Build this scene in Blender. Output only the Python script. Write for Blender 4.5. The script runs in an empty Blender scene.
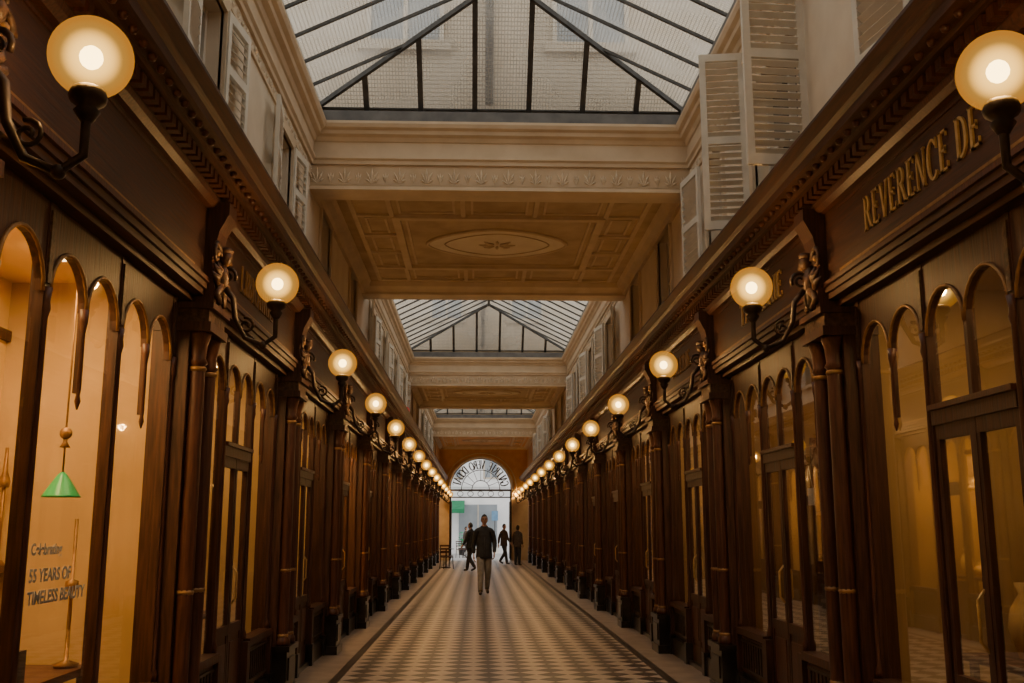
import bpy, math, random, bmesh
from mathutils import Vector, Matrix
random.seed(7)
pi=math.pi
XL,XR=-1.85,2.38      # shopfront planes
WL,WR=-1.93,2.42      # upper wall planes
P=3.3                 # bay pitch
YEND=49.6
scene=bpy.context.scene
COL=scene.collection

# ------------------------------------------------------------ materials
def newmat(name):
    m=bpy.data.materials.new(name); m.use_nodes=True
    nt=m.node_tree
    for n in list(nt.nodes): nt.nodes.remove(n)
    out=nt.nodes.new('ShaderNodeOutputMaterial')
    return m,nt,out
def ramp(nt,c0,c1,p0=0.3,p1=0.7):
    r=nt.nodes.new('ShaderNodeValToRGB')
    r.color_ramp.elements[0].position=p0; r.color_ramp.elements[1].position=p1
    r.color_ramp.elements[0].color=(*c0,1); r.color_ramp.elements[1].color=(*c1,1)
    return r
def pbr(name,c0,c1=None,rough=.5,metal=0,scale=6,stretch=(1,1,1),bump=0,spec=.5,detail=4,p0=.3,p1=.7,rvar=0):
    m,nt,out=newmat(name)
    b=nt.nodes.new('ShaderNodeBsdfPrincipled')
    b.inputs['Roughness'].default_value=rough; b.inputs['Metallic'].default_value=metal
    b.inputs['Specular IOR Level'].default_value=spec
    nt.links.new(b.outputs[0],out.inputs[0])
    if c1 is None: c1=tuple(min(1,c*1.25+.003) for c in c0)
    g=nt.nodes.new('ShaderNodeNewGeometry')
    mp=nt.nodes.new('ShaderNodeMapping'); mp.inputs['Scale'].default_value=stretch
    nt.links.new(g.outputs['Position'],mp.inputs['Vector'])
    n=nt.nodes.new('ShaderNodeTexNoise'); n.inputs['Scale'].default_value=scale; n.inputs['Detail'].default_value=detail
    nt.links.new(mp.outputs[0],n.inputs['Vector'])
    r=ramp(nt,c0,c1,p0,p1); nt.links.new(n.outputs[0],r.inputs[0]); nt.links.new(r.outputs[0],b.inputs['Base Color'])
    if rvar:
        q=nt.nodes.new('ShaderNodeMapRange'); q.inputs[3].default_value=rough-rvar; q.inputs[4].default_value=rough+rvar
        nt.links.new(n.outputs[0],q.inputs[0]); nt.links.new(q.outputs[0],b.inputs['Roughness'])
    if bump:
        bp=nt.nodes.new('ShaderNodeBump'); bp.inputs['Strength'].default_value=bump; bp.inputs['Distance'].default_value=.01
        nt.links.new(n.outputs[0],bp.inputs['Height']); nt.links.new(bp.outputs[0],b.inputs['Normal'])
    return m
def emis(name,c,s):
    m,nt,out=newmat(name); e=nt.nodes.new('ShaderNodeEmission')
    e.inputs[0].default_value=(*c,1); e.inputs[1].default_value=s; nt.links.new(e.outputs[0],out.inputs[0])
    m.cycles.emission_sampling='NONE'; return m

M={}
M['wood']=pbr('mahogany',(.026,.011,.008),(.092,.037,.021),.46,scale=6,stretch=(9,9,.6),bump=.3,spec=.4,detail=7,rvar=.15)
M['wood2']=pbr('mahogany_red',(.042,.015,.010),(.118,.043,.025),.42,scale=6,stretch=(10,10,.6),bump=.2,spec=.4,detail=7,rvar=.12)
M['woodh']=pbr('mahogany_frieze',(.032,.013,.009),(.098,.042,.024),.5,scale=6,stretch=(9,.6,9),bump=.25,spec=.35,detail=7,rvar=.15)
M['carve']=pbr('carved_wood',(.022,.011,.007),(.12,.062,.032),.48,scale=30,bump=.6,spec=.4)
M['gold']=pbr('gilding',(.50,.32,.11),(.72,.50,.20),.4,metal=.5,scale=20)
M['brassline']=pbr('brass_trim',(.20,.11,.04),(.36,.20,.075),.45,metal=.4,scale=20)
M['bmarble']=pbr('black_marble',(.012,.010,.010),(.055,.045,.04),.28,scale=4,detail=8,p0=.45,p1=.75)
M['iron']=pbr('bronze_iron',(.020,.013,.010),(.055,.034,.022),.45,metal=.4,scale=20)
M['plaster']=pbr('cream_plaster',(.64,.54,.41),(.75,.65,.51),.75,scale=2.5,bump=.1,spec=.2,detail=7)
M['plaster2']=pbr('beige_plaster',(.58,.455,.31),(.70,.57,.41),.75,scale=3,bump=.1,spec=.2,detail=7)
M['orn']=pbr('relief_ornament',(.62,.51,.37),(.76,.65,.49),.7,scale=12,spec=.2)
M['ochre']=pbr('ochre_coffer',(.38,.265,.15),(.53,.39,.24),.7,scale=3,detail=8,spec=.2)
M['ochre2']=pbr('pale_ochre_coffer',(.52,.39,.25),(.62,.48,.33),.7,scale=4,spec=.2)
M['orange']=pbr('orange_plaster',(.56,.31,.12),(.68,.40,.18),.7,scale=3,spec=.2)
M['shutter']=pbr('grey_white_paint',(.62,.58,.50),(.74,.70,.61),.6,scale=6,spec=.3)
M['frame']=pbr('window_frame_paint',(.52,.46,.38),(.62,.56,.47),.6,scale=6)
M['darkwin']=pbr('dark_window_pane',(.05,.045,.04),(.10,.09,.075),.12,scale=1.5)
M['steel']=pbr('skylight_steel',(.035,.034,.033),(.08,.077,.072),.5,metal=.2,scale=10)
M['gutter']=pbr('lead_gutter',(.10,.10,.10),(.18,.175,.17),.6,scale=5)
M['facadeout']=pbr('limestone_outside',(.46,.39,.30),(.58,.50,.40),.8,scale=1.2,spec=.1)
M['streetfac']=pbr('street_limestone',(.74,.75,.77),(.86,.87,.88),.8,scale=1.2,spec=.1)
M['asphalt']=pbr('pavement',(.30,.30,.30),(.42,.42,.42),.7,scale=8)
M['shopwallY']=pbr('yellow_shop_wall',(.74,.52,.22),(.84,.61,.28),.8,scale=1.5,spec=.1)
M['shopwall']=pbr('cream_shop_wall',(.48,.33,.16),(.60,.43,.23),.8,scale=1.5,spec=.1)
M['shopdark']=pbr('brown_shop_wall',(.20,.125,.06),(.30,.19,.09),.8,scale=1.5,spec=.1)
M['shopfloor']=pbr('shop_floor_wood',(.10,.06,.03),(.16,.095,.05),.5,scale=4)
M['green']=pbr('green_enamel',(.02,.30,.12),(.03,.42,.18),.3,scale=4)
M['greencloth']=pbr('green_awning_cloth',(.01,.16,.07),(.02,.22,.10),.8,scale=4)
M['bluecloth']=pbr('blue_panel',(.12,.24,.40),(.16,.32,.5),.6,scale=4)
M['blueglass']=pbr('street_window_glass',(.22,.26,.30),(.30,.34,.38),.3,scale=1)
M['red']=pbr('red_enamel',(.55,.02,.01),(.7,.04,.02),.4,scale=4)
M['letters']=pbr('blue_grey_vinyl',(.30,.34,.44),(.36,.40,.50),.6,scale=4)
M['card']=pbr('white_card',(.7,.68,.62),(.8,.78,.72),.6,scale=4)
M['curtain']=pbr('linen_curtain',(.46,.38,.27),(.56,.47,.35),.8,scale=4)
M['skin']=pbr('skin',(.42,.22,.14),(.50,.28,.19),.5,scale=20)
M['hair']=pbr('dark_hair',(.015,.011,.009),(.05,.04,.03),.6,scale=60)
M['jacket']=pbr('black_jacket',(.012,.012,.014),(.03,.03,.034),.7,scale=12)
M['trouser']=pbr('grey_trousers',(.20,.18,.165),(.28,.26,.235),.8,scale=12)
M['dktrouser']=pbr('dark_trousers',(.018,.018,.022),(.04,.04,.05),.8,scale=12)
M['brownjacket']=pbr('brown_coat',(.05,.035,.028),(.09,.06,.045),.8,scale=12)
M['shoe']=pbr('black_leather',(.015,.013,.012),(.04,.03,.03),.35,scale=20)
M['eye']=pbr('eye_dark',(.01,.008,.006),(.03,.02,.02),.2,scale=20)
M['lip']=pbr('lip',(.30,.11,.08),(.34,.13,.1),.5,scale=20)
M['bulb']=emis('lit_bulb',(1,.80,.40),16)
M['striplamp']=emis('shop_spot_diffuser',(1,.70,.34),9)

m,nt,out=newmat('window_glass')
tr=nt.nodes.new('ShaderNodeBsdfTransparent'); tr.inputs[0].default_value=(.94,.91,.85,1)
gl=nt.nodes.new('ShaderNodeBsdfGlossy'); gl.inputs['Roughness'].default_value=.02; gl.inputs[0].default_value=(1,1,1,1)
fr=nt.nodes.new('ShaderNodeLayerWeight'); fr.inputs[0].default_value=.40
mr=nt.nodes.new('ShaderNodeMapRange'); mr.inputs[3].default_value=.04; mr.inputs[4].default_value=.42
nt.links.new(fr.outputs['Fresnel'],mr.inputs[0])
mx=nt.nodes.new('ShaderNodeMixShader'); nt.links.new(mr.outputs[0],mx.inputs[0]); nt.links.new(tr.outputs[0],mx.inputs[1]); nt.links.new(gl.outputs[0],mx.inputs[2]); nt.links.new(mx.outputs[0],out.inputs[0])
M['glass']=m
m,nt,out=newmat('wired_roof_glass')
tr=nt.nodes.new('ShaderNodeBsdfTransparent'); tr.inputs[0].default_value=(.84,.84,.81,1)
df=nt.nodes.new('ShaderNodeBsdfTranslucent'); df.inputs[0].default_value=(.58,.56,.51,1)
d2=nt.nodes.new('ShaderNodeBsdfDiffuse'); d2.inputs[0].default_value=(.42,.39,.34,1)
g=nt.nodes.new('ShaderNodeNewGeometry'); n=nt.nodes.new('ShaderNodeTexNoise'); n.inputs['Scale'].default_value=1.6; n.inputs['Detail'].default_value=6
nt.links.new(g.outputs['Position'],n.inputs['Vector'])
mr=nt.nodes.new('ShaderNodeMapRange'); mr.inputs[1].default_value=.3; mr.inputs[2].default_value=.7; mr.inputs[3].default_value=.15; mr.inputs[4].default_value=.5
nt.links.new(n.outputs[0],mr.inputs[0])
mx=nt.nodes.new('ShaderNodeMixShader'); nt.links.new(mr.outputs[0],mx.inputs[0]); nt.links.new(tr.outputs[0],mx.inputs[1]); nt.links.new(df.outputs[0],mx.inputs[2])
w1=nt.nodes.new('ShaderNodeTexWave'); w1.bands_direction='X'; w1.inputs['Scale'].default_value=9; w2=nt.nodes.new('ShaderNodeTexWave'); w2.bands_direction='Y'; w2.inputs['Scale'].default_value=9
for w in (w1,w2): nt.links.new(g.outputs['Position'],w.inputs['Vector'])
mm=nt.nodes.new('ShaderNodeMath'); mm.operation='MAXIMUM'; nt.links.new(w1.outputs['Fac'],mm.inputs[0]); nt.links.new(w2.outputs['Fac'],mm.inputs[1])
gt=nt.nodes.new('ShaderNodeMapRange'); gt.inputs[1].default_value=.80; gt.inputs[2].default_value=.98; gt.inputs[4].default_value=.5
nt.links.new(mm.outputs[0],gt.inputs[0])
mx2=nt.nodes.new('ShaderNodeMixShader'); nt.links.new(gt.outputs[0],mx2.inputs[0]); nt.links.new(mx.outputs[0],mx2.inputs[1]); nt.links.new(d2.outputs[0],mx2.inputs[2]); nt.links.new(mx2.outputs[0],out.inputs[0])
M['roofglass']=m
# frosted amber globe: glow is stronger through its middle than at the rim
m,nt,out=newmat('amber_globe_glass')
tr=nt.nodes.new('ShaderNodeBsdfTransparent'); tr.inputs[0].default_value=(1,.86,.62,1)
em=nt.nodes.new('ShaderNodeEmission')
lw=nt.nodes.new('ShaderNodeLayerWeight'); lw.inputs[0].default_value=.5
cr=nt.nodes.new('ShaderNodeValToRGB'); nt.links.new(lw.outputs['Facing'],cr.inputs[0])
cr.color_ramp.elements[0].position=0; cr.color_ramp.elements[0].color=(1,.58,.12,1)
cr.color_ramp.elements[1].position=.6; cr.color_ramp.elements[1].color=(1,.40,.045,1)
q=nt.nodes.new('ShaderNodeMapRange'); q.interpolation_type='SMOOTHSTEP'; q.inputs[1].default_value=0; q.inputs[2].default_value=.34; q.inputs[3].default_value=3.6; q.inputs[4].default_value=.72
nt.links.new(lw.outputs['Facing'],q.inputs[0]); nt.links.new(q.outputs[0],em.inputs[1]); nt.links.new(cr.outputs[0],em.inputs[0])
mx=nt.nodes.new('ShaderNodeMixShader'); mx.inputs[0].default_value=.55
nt.links.new(tr.outputs[0],mx.inputs[1]); nt.links.new(em.outputs[0],mx.inputs[2]); nt.links.new(mx.outputs[0],out.inputs[0])
m.cycles.emission_sampling='NONE'; M['globe']=m
def floor_mat():
    m,nt,out=newmat('checker_marble')
    b=nt.nodes.new('ShaderNodeBsdfPrincipled'); nt.links.new(b.outputs[0],out.inputs[0])
    g=nt.nodes.new('ShaderNodeNewGeometry'); mp=nt.nodes.new('ShaderNodeMapping'); mp.inputs['Rotation'].default_value=(0,0,pi/4); mp.inputs['Location'].default_value=(.03,.03,.013)
    nt.links.new(g.outputs['Position'],mp.inputs['Vector'])
    ck=nt.nodes.new('ShaderNodeTexChecker'); ck.inputs['Scale'].default_value=1/.24
    nt.links.new(mp.outputs[0],ck.inputs['Vector'])
    n=nt.nodes.new('ShaderNodeTexNoise'); n.inputs['Scale'].default_value=5; n.inputs['Detail'].default_value=8; nt.links.new(g.outputs['Position'],n.inputs['Vector'])
    ra=ramp(nt,(.35,.28,.235),(.52,.44,.38)); rb=ramp(nt,(.022,.016,.014),(.07,.05,.041))
    nt.links.new(n.outputs[0],ra.inputs[0]); nt.links.new(n.outputs[0],rb.inputs[0])
    nt.links.new(ra.outputs[0],ck.inputs['Color1']); nt.links.new(rb.outputs[0],ck.inputs['Color2'])
    nt.links.new(ck.outputs['Color'],b.inputs['Base Color'])
    mr=nt.nodes.new('ShaderNodeMapRange'); mr.inputs[3].default_value=.30; mr.inputs[4].default_value=.52; nt.links.new(n.outputs[0],mr.inputs[0]); nt.links.new(mr.outputs[0],b.inputs['Roughness'])
    return m
M['checker']=floor_mat()
M['fborder']=pbr('border_stone',(.25,.20,.165),(.38,.31,.265),.4,scale=4,detail=8)
M['fdark']=pbr('border_black',(.022,.018,.016),(.05,.038,.034),.35,scale=4)

# ------------------------------------------------------------ mesh builder
class MB:
    def __init__(s,T=None):
        s.v=[];s.f=[];s.m=[];s.sm=[];s.mats=[];s.T=T
    def mi(s,k):
        if k not in s.mats: s.mats.append(k)
        return s.mats.index(k)
    def add(s,vs,fs,k,smooth=False):
        o=len(s.v); i=s.mi(k)
        for p in vs: s.v.append(tuple(s.T(p)) if s.T else tuple(p))
        for f in fs: s.f.append(tuple(o+a for a in f)); s.m.append(i); s.sm.append(smooth)
    def box(s,x0,x1,y0,y1,z0,z1,k):
        vs=[(x,y,z) for x in (x0,x1) for y in (y0,y1) for z in (z0,z1)]
        s.add(vs,[(0,1,3,2),(4,6,7,5),(0,4,5,1),(2,3,7,6),(0,2,6,4),(1,5,7,3)],k)
    def extr(s,prof,a0,a1,k,axis='y'):
        n=len(prof)
        if axis=='y': vs=[(u,a0,z) for u,z in prof]+[(u,a1,z) for u,z in prof]
        else: vs=[(a0,u,z) for u,z in prof]+[(a1,u,z) for u,z in prof]
        fs=[(i,(i+1)%n,n+(i+1)%n,n+i) for i in range(n)]+[tuple(range(n)),tuple(range(2*n-1,n-1,-1))]
        s.add(vs,fs,k)
    def tube(s,path,rad,k,n=8,flat=None,up=None):
        path=[Vector(p) for p in path]
        if not hasattr(rad,'__len__'): rad=[rad]*len(path)
        vs=[];fs=[];prev=None
        for i,p in enumerate(path):
            t=(path[min(i+1,len(path)-1)]-path[max(i-1,0)])
            if t.length<1e-9: t=Vector((0,0,1))
            t.normalize()
            if prev is None:
                a=Vector(up) if up else (Vector((0,0,1)) if abs(t.z)<.9 else Vector((1,0,0)))
            else: a=prev
            u=(a-t*a.dot(t)); 
            if u.length<1e-6: u=t.orthogonal()
            u.normalize(); w=t.cross(u); prev=u
            fl=flat if flat else 1
            for j in range(n):
                c=2*pi*j/n
                vs.append(p+u*math.cos(c)*rad[i]*fl+w*math.sin(c)*rad[i])
        for i in range(len(path)-1):
            for j in range(n):
                fs.append((i*n+j,i*n+(j+1)%n,(i+1)*n+(j+1)%n,(i+1)*n+j))
        fs.append(tuple(range(n))); fs.append(tuple(range(len(vs)-1,len(vs)-n-1,-1)))
        s.add(vs,fs,k,True)
    def lathe(s,cx,cy,prof,k,n=12,smooth=True):
        vs=[];fs=[]
        for r,z in prof:
            for j in range(n): vs.append((cx+r*math.cos(2*pi*j/n),cy+r*math.sin(2*pi*j/n),z))
        for i in range(len(prof)-1):
            for j in range(n): fs.append((i*n+j,i*n+(j+1)%n,(i+1)*n+(j+1)%n,(i+1)*n+j))
        fs.append(tuple(range(n))); fs.append(tuple(range(len(vs)-1,len(vs)-n-1,-1)))
        s.add(vs,fs,k,smooth)
    def sphere(s,c,r,k,n=12,sc=(1,1,1)):
        m=max(4,n//2+1)
        vs=[];fs=[]
        for i in range(m+1):
            a=-pi/2+pi*i/m
            for j in range(n):
                b=2*pi*j/n
                vs.append((c[0]+sc[0]*r*math.cos(a)*math.cos(b),c[1]+sc[1]*r*math.cos(a)*math.sin(b),c[2]+sc[2]*r*math.sin(a)))
        for i in range(m):
            for j in range(n): fs.append((i*n+j,i*n+(j+1)%n,(i+1)*n+(j+1)%n,(i+1)*n+j))
        s.add(vs,fs,k,True)
    def mesh(s,name):
        me=bpy.data.meshes.new(name); me.from_pydata(s.v,[],s.f)
        for k in s.mats: me.materials.append(M[k])
        me.polygons.foreach_set('material_index',s.m); me.polygons.foreach_set('use_smooth',s.sm)
        bm=bmesh.new(); bm.from_mesh(me); bmesh.ops.remove_doubles(bm,verts=bm.verts,dist=1e-6); bmesh.ops.recalc_face_normals(bm,faces=bm.faces); bm.to_mesh(me); bm.free()
        return me
    def obj(s,name,parent=None,loc=(0,0,0)):
        return place(s.mesh(name),name,loc,parent)
def place(me,name,loc=(0,0,0),parent=None,rot=(0,0,0)):
    o=bpy.data.objects.new(name,me); COL.objects.link(o); o.location=loc; o.rotation_euler=rot
    if parent: o.parent=parent
    return o
def empty(name,loc=(0,0,0)):
    o=bpy.data.objects.new(name,None); COL.objects.link(o); o.location=loc; o.empty_display_size=.1; return o

# ------------------------------------------------------------ serif glyphs
def arcp(cx,cy,rx,ry,a0,a1,wt,ws,n=14):
    qs=[]; pts=[]
    for i in range(n+1):
        a=math.radians(a0+(a1-a0)*i/n); w=ws+(wt-ws)*abs(math.cos(a))**1.3
        pts.append(((cx+(rx-w)*math.cos(a),cy+(ry-min(w,ws*1.3))*math.sin(a)),(cx+rx*math.cos(a),cy+ry*math.sin(a))))
    for i in range(n): qs.append([pts[i][0],pts[i][1],pts[i+1][1],pts[i+1][0]])
    return qs
TK,TN=.16,.065
def R_(x0,x1,y0,y1): return [[(x0,y0),(x1,y0),(x1,y1),(x0,y1)]]
def stem(x,w=None,y0=0,y1=1):
    w=w or TK
    return R_(x-w/2,x+w/2,y0,y1)+R_(x-w/2-.06,x+w/2+.06,y0,y0+.045)+R_(x-w/2-.06,x+w/2+.06,y1-.045,y1)
def diag(x0,y0,x1,y1,w): return [[(x0-w/2,y0),(x0+w/2,y0),(x1+w/2,y1),(x1-w/2,y1)]]
def glyph(c):
    if c=='I': return stem(.15),.32
    if c=='E': return stem(.15)+R_(.15,.6,.935,1)+R_(.15,.62,0,.065)+R_(.15,.48,.48,.54)+R_(.56,.6,.82,1)+R_(.58,.62,0,.2)+R_(.45,.48,.41,.62),.70
    if c=='L': return stem(.15)+R_(.15,.6,0,.065)+R_(.56,.6,0,.22),.66
    if c=='T': return stem(.35)+R_(.03,.67,.935,1)+R_(.03,.07,.8,1)+R_(.63,.67,.8,1),.72
    if c=='R': return stem(.15)+arcp(.3,.75,.3,.25,-90,90,TK,TN)+R_(.15,.3,.935,1)+R_(.15,.3,.5,.565)+diag(.68,0,.36,.53,TK)+R_(.6,.8,0,.045),.78
    if c=='B': return stem(.15)+arcp(.3,.76,.27,.24,-90,90,TK,TN)+arcp(.3,.27,.32,.27,-90,90,TK,TN)+R_(.15,.3,.935,1)+R_(.15,.3,.5,.555)+R_(.15,.3,0,.065),.72
    if c=='D': return stem(.15)+arcp(.3,.5,.46,.5,-90,90,TK,TN)+R_(.15,.3,.935,1)+R_(.15,.3,0,.065),.84
    if c=='V': return diag(.4,0,.12,1,TK)+diag(.4,0,.68,1,TN)+R_(.0,.26,.955,1)+R_(.56,.8,.955,1),.80
    if c=='A': return diag(.12,0,.4,1,TN)+diag(.68,0,.4,1,TK)+R_(.2,.6,.3,.35)+R_(.02,.22,0,.045)+R_(.56,.82,0,.045),.80
    if c=='N': return stem(.12,TN)+stem(.66,TN)+diag(.66,0,.12,1,TK),.84
    if c=='C': return arcp(.45,.5,.43,.52,45,315,TK,TN,20)+R_(.72,.76,.72,1),.84
    if c=='G': return arcp(.45,.5,.43,.52,45,315,TK,TN,20)+R_(.72,.76,.72,1)+stem(.7,TK,.0,.42),.90
    if c=='O': return arcp(.45,.5,.43,.52,0,360,TK,TN,26),.92
    if c=='S': return arcp(.32,.74,.24,.26,40,270,.12,TN)+arcp(.32,.26,.26,.26,-140,90,.12,TN),.66
    return [],.38
def text_polys(t,h):
    x=0;out=[]
    for c in t:
        qs,w=glyph(c)
        out+= [[((x+px)*h,py*h) for px,py in q] for q in qs]; x+=w+.07
    return out,x*h
def text_obj(name,t,h,fn,mat,thick):
    polys,w=text_polys(t,h); b=MB()
    for q in polys:
        n=len(q); vs=[fn(px,py,0,w) for px,py in q]+[fn(px,py,thick,w) for px,py in q]
        b.add(vs,[tuple(range(n)),tuple(range(n,2*n))]+[(i,(i+1)%n,n+(i+1)%n,n+i) for i in range(n)],mat)
    me=bpy.data.meshes.new(name); me.from_pydata(b.v,[],b.f)
    me.materials.append(M[mat]); o=place(me,name); return o

# ------------------------------------------------------------ shopfront bay (s along y, d toward corridor)
S0,S1=.23,P-.23
DA=-.12
def bay_mesh(sg,door=True):
    T0=lambda p:(sg*p[0],p[1],p[2])
    T1=lambda p:(sg*(p[0]+DA),p[1],p[2])
    b=MB(T0)
    b.box(-.25,.11,-.24,.24,0,.10,'bmarble'); b.box(-.25,.09,-.22,.22,.10,.42,'bmarble'); b.box(.09,.105,-.16,.16,.16,.36,'bmarble')
    b.box(-.25,.115,-.24,.24,.42,.47,'bmarble')
    b.box(-.25,-.015,-.21,.21,.47,2.80,'wood')
    for c in (-.13,.13):
        b.lathe(.025,c,[(.072,.47),(.078,.50),(.072,.53),(.056,.55),(.054,.60),(.056,1.2),(.052,2.55),(.048,2.58),(.066,2.60),(.052,2.63),(.06,2.72),(.078,2.78),(.078,2.80)],'wood2',12)
        for zz in (.56,1.155,2.56): b.lathe(.025,c,[(.056,zz-.015),(.062,zz),(.056,zz+.015)],'brassline',10)
    b.box(-.02,.0,-.05,.05,.6,2.7,'wood'); b.box(-.005,.01,-.025,.025,.7,2.6,'carve')
    b.box(-.25,.12,-.22,.22,2.80,2.86,'wood'); b.box(-.25,.10,-.20,.20,2.86,2.95,'carve')
    b.box(-.25,.13,-.22,.22,2.95,2.99,'wood')
    b.extr([(-.1,2.99),(.09,2.99),(.10,3.1),(.07,3.3),(.11,3.5),(.17,3.62),(.17,3.70),(-.1,3.70)],-.10,.10,'wood')
    for s in (-1,1):
        pth=[];rr=[]
        for i in range(26):
            a=i/25*2.6*pi; r=.085*(1-i/30)
            pth.append((.11,s*.13+r*math.cos(a)*.9,3.34+r*math.sin(a))); rr.append(.02*(1-i/40))
        b.tube(pth,rr,'carve',6)
        b.sphere((.11,s*.13,3.34),.025,'brassline',8)
    b.sphere((.12,0,3.20),.065,'carve',10,(.8,.8,1.5)); b.sphere((.14,0,3.34),.045,'carve',10,(1,.9,1.2)); b.sphere((.14,0,3.39),.05,'carve',8,(1,1,.5))
    for s in (-1,1):
        for i in range(4):
            a=math.radians(20+i*32)
            b.tube([(.10,s*.04,3.14+.02*i),(.12,s*(.06+.08*math.cos(a)),3.14+.1*math.sin(a)),(.10,s*(.08+.12*math.cos(a)),3.15+.15*math.sin(a))],[.02,.026,.006],'carve',6)
        b.tube([(.12,s*.03,3.14),(.11,s*.09,3.07),(.13,s*.05,3.01)],[.03,.026,.016],'carve',6)
    b.T=T1
    wp=(S1-S0)/3; fz1=3.04
    edges=[S0+i*wp for i in range(4)]
    for i,e in enumerate(edges):
        hw=.032
        b.box(-.05,.012,e-hw,e+hw,0,3.04,'wood')
        b.lathe(.010,e,[(.03,.64),(.034,.68),(.020,.72),(.018,1.5),(.017,2.48),(.027,2.52),(.022,2.56),(.03,2.62)],'wood2',8)
        b.box(-.07,.085,e-.055,e+.055,0,.24,'bmarble'); b.box(-.07,.07,e-.05,e+.05,.24,.62,'wood')
        b.box(.006,.022,e-.02,e+.02,2.64,2.98,'carve')
    for k in range(3):
        a0=edges[k]+.032; a1=edges[k+1]-.032; mid=(a0+a1)/2
        isdoor=(k==1 and door)
        if isdoor:
            b.box(-.04,.008,mid-.018,mid+.018,0,2.66,'wood')
        else:
            b.box(-.025,.006,mid-.011,mid+.011,2.20,2.66,'wood')
            b.lathe(.0,mid,[(.004,2.12),(.016,2.16),(.010,2.19),(.014,2.22),(.013,2.5),(.022,2.56),(.024,2.62)],'wood2',8)
        for u0,u1 in ((a0,mid),(mid,a1)):
            c=(u0+u1)/2; hw=(u1-u0)/2; r=hw-.012; zs=2.60
            N=14; d0,d1,mat=-.03,.006,'wood'
            for i in range(N):
                t0=pi-pi*i/N; t1=pi-pi*(i+1)/N
                p0=(c+r*math.cos(t0),zs+r*math.sin(t0)*1.08); p1=(c+r*math.cos(t1),zs+r*math.sin(t1)*1.08)
                q0=(c-hw+2*hw*i/N,fz1); q1=(c-hw+2*hw*(i+1)/N,fz1)
                vs=[(d1,p0[0],p0[1]),(d1,p1[0],p1[1]),(d1,q1[0],q1[1]),(d1,q0[0],q0[1]),(d0,p0[0],p0[1]),(d0,p1[0],p1[1]),(d0,q1[0],q1[1]),(d0,q0[0],q0[1])]
                b.add(vs,[(0,1,2,3),(4,5,6,7),(0,1,5,4)],mat)
            b.add([(d1,c-r,zs),(d1,c-hw,fz1),(d1,c-hw,zs)],[(0,1,2)],mat); b.add([(d1,c+r,zs),(d1,c+hw,fz1),(d1,c+hw,zs)],[(0,1,2)],mat)
            b.tube([(.01,c+(r+.008)*math.cos(pi*i/12),zs+(r+.008)*math.sin(pi*i/12)*1.08) for i in range(13)],.010,'brassline',6)
            if isdoor:
                for q in (c-hw+.01,c+hw-.05): b.box(-.03,.004,q,q+.04,.05,2.1,'wood')
                b.box(-.03,.004,c-r,c+r,.05,.24,'wood'); b.box(-.03,-.005,c-r,c+r,.24,.72,'wood'); b.box(-.005,.006,c-r+.06,c+r-.06,.30,.66,'wood2')
                b.box(-.03,.006,c-r,c+r,.72,.80,'wood'); b.box(-.03,.006,c-r,c+r,2.02,2.1,'wood')
        if isdoor:
            b.box(-.04,.02,a0,a1,2.10,2.20,'wood'); b.box(-.04,.04,a0,a1,2.18,2.21,'wood2')
            b.tube([(.0,mid+.04,.95),(.04,mid+.04,1.0),(.04,mid+.04,1.2),(.0,mid+.04,1.25)],.009,'gold',6)
            b.box(-.06,.05,a0,a1,0,.05,'bmarble')
        else:
            b.box(-.06,.06,a0,a1,0,.20,'bmarble'); b.box(-.05,.02,a0,a1,.20,.60,'bmarble')
            b.box(.02,.035,a0+.04,a1-.04,.25,.56,'wood')
            ng=9        # cast ventilation grille in the stallriser
            for j in range(ng):
                s=a0+.08+(a1-a0-.16)*(j+.5)/ng; b.box(.035,.045,s-.012,s+.012,.29,.52,'iron')
            b.box(.035,.048,a0+.06,a1-.06,.27,.29,'iron'); b.box(.035,.048,a0+.06,a1-.06,.52,.54,'iron')
            b.box(-.05,.07,a0,a1,.58,.64,'wood')
    b.T=T0
    a,c=.0,P
    b.box(-.28,-.04,a,c,3.02,3.06,'woodh')
    b.box(-.28,.03,a,c,3.06,3.10,'woodh'); b.box(-.28,.05,a,c,3.10,3.14,'woodh'); b.box(-.28,.07,a,c,3.14,3.17,'wood2')
    b.box(-.28,.02,a,c,3.17,3.66,'woodh')
    b.box(.02,.03,.34,P-.34,3.20,3.218,'brassline'); b.box(.02,.03,.34,P-.34,3.62,3.635,'wood2')
    b.extr([(-.12,3.66),(.06,3.66),(.09,3.69),(.10,3.72),(-.12,3.72)],a,c,'wood2')
    b.box(-.28,.10,a,c,3.72,3.80,'woodh')
    nd=33
    for i in range(nd):
        s=(i+.5)*P/nd; b.box(.10,.165,s-.032,s+.032,3.73,3.79,'wood2')
    b.extr([(-.28,3.80),(.19,3.80),(.20,3.82),(.30,3.825),(.31,3.87),(.34,3.89),(.38,3.95),(.38,3.97),(-.28,3.99)],a,c,'woodh')
    n2=24
    for i in range(n2):
        s=(i+.5)*P/n2; b.sphere((.245,s,3.815),.026,'wood2',6)
    return b.mesh('shopfront')
bayL=bay_mesh(1); bayR=bay_mesh(-1); bayLw=bay_mesh(1,False)
def glass_mesh(sg):
    b=MB(lambda p:(sg*p[0],p[1],p[2]))
    b.add([(DA-.01,.22,.2),(DA-.01,P-.22,.2),(DA-.01,P-.22,3.04),(DA-.01,.22,3.04)],[(0,1,2,3)],'glass')
    return b.mesh('window_glass')
gL=glass_mesh(1); gR=glass_mesh(-1)
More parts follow.
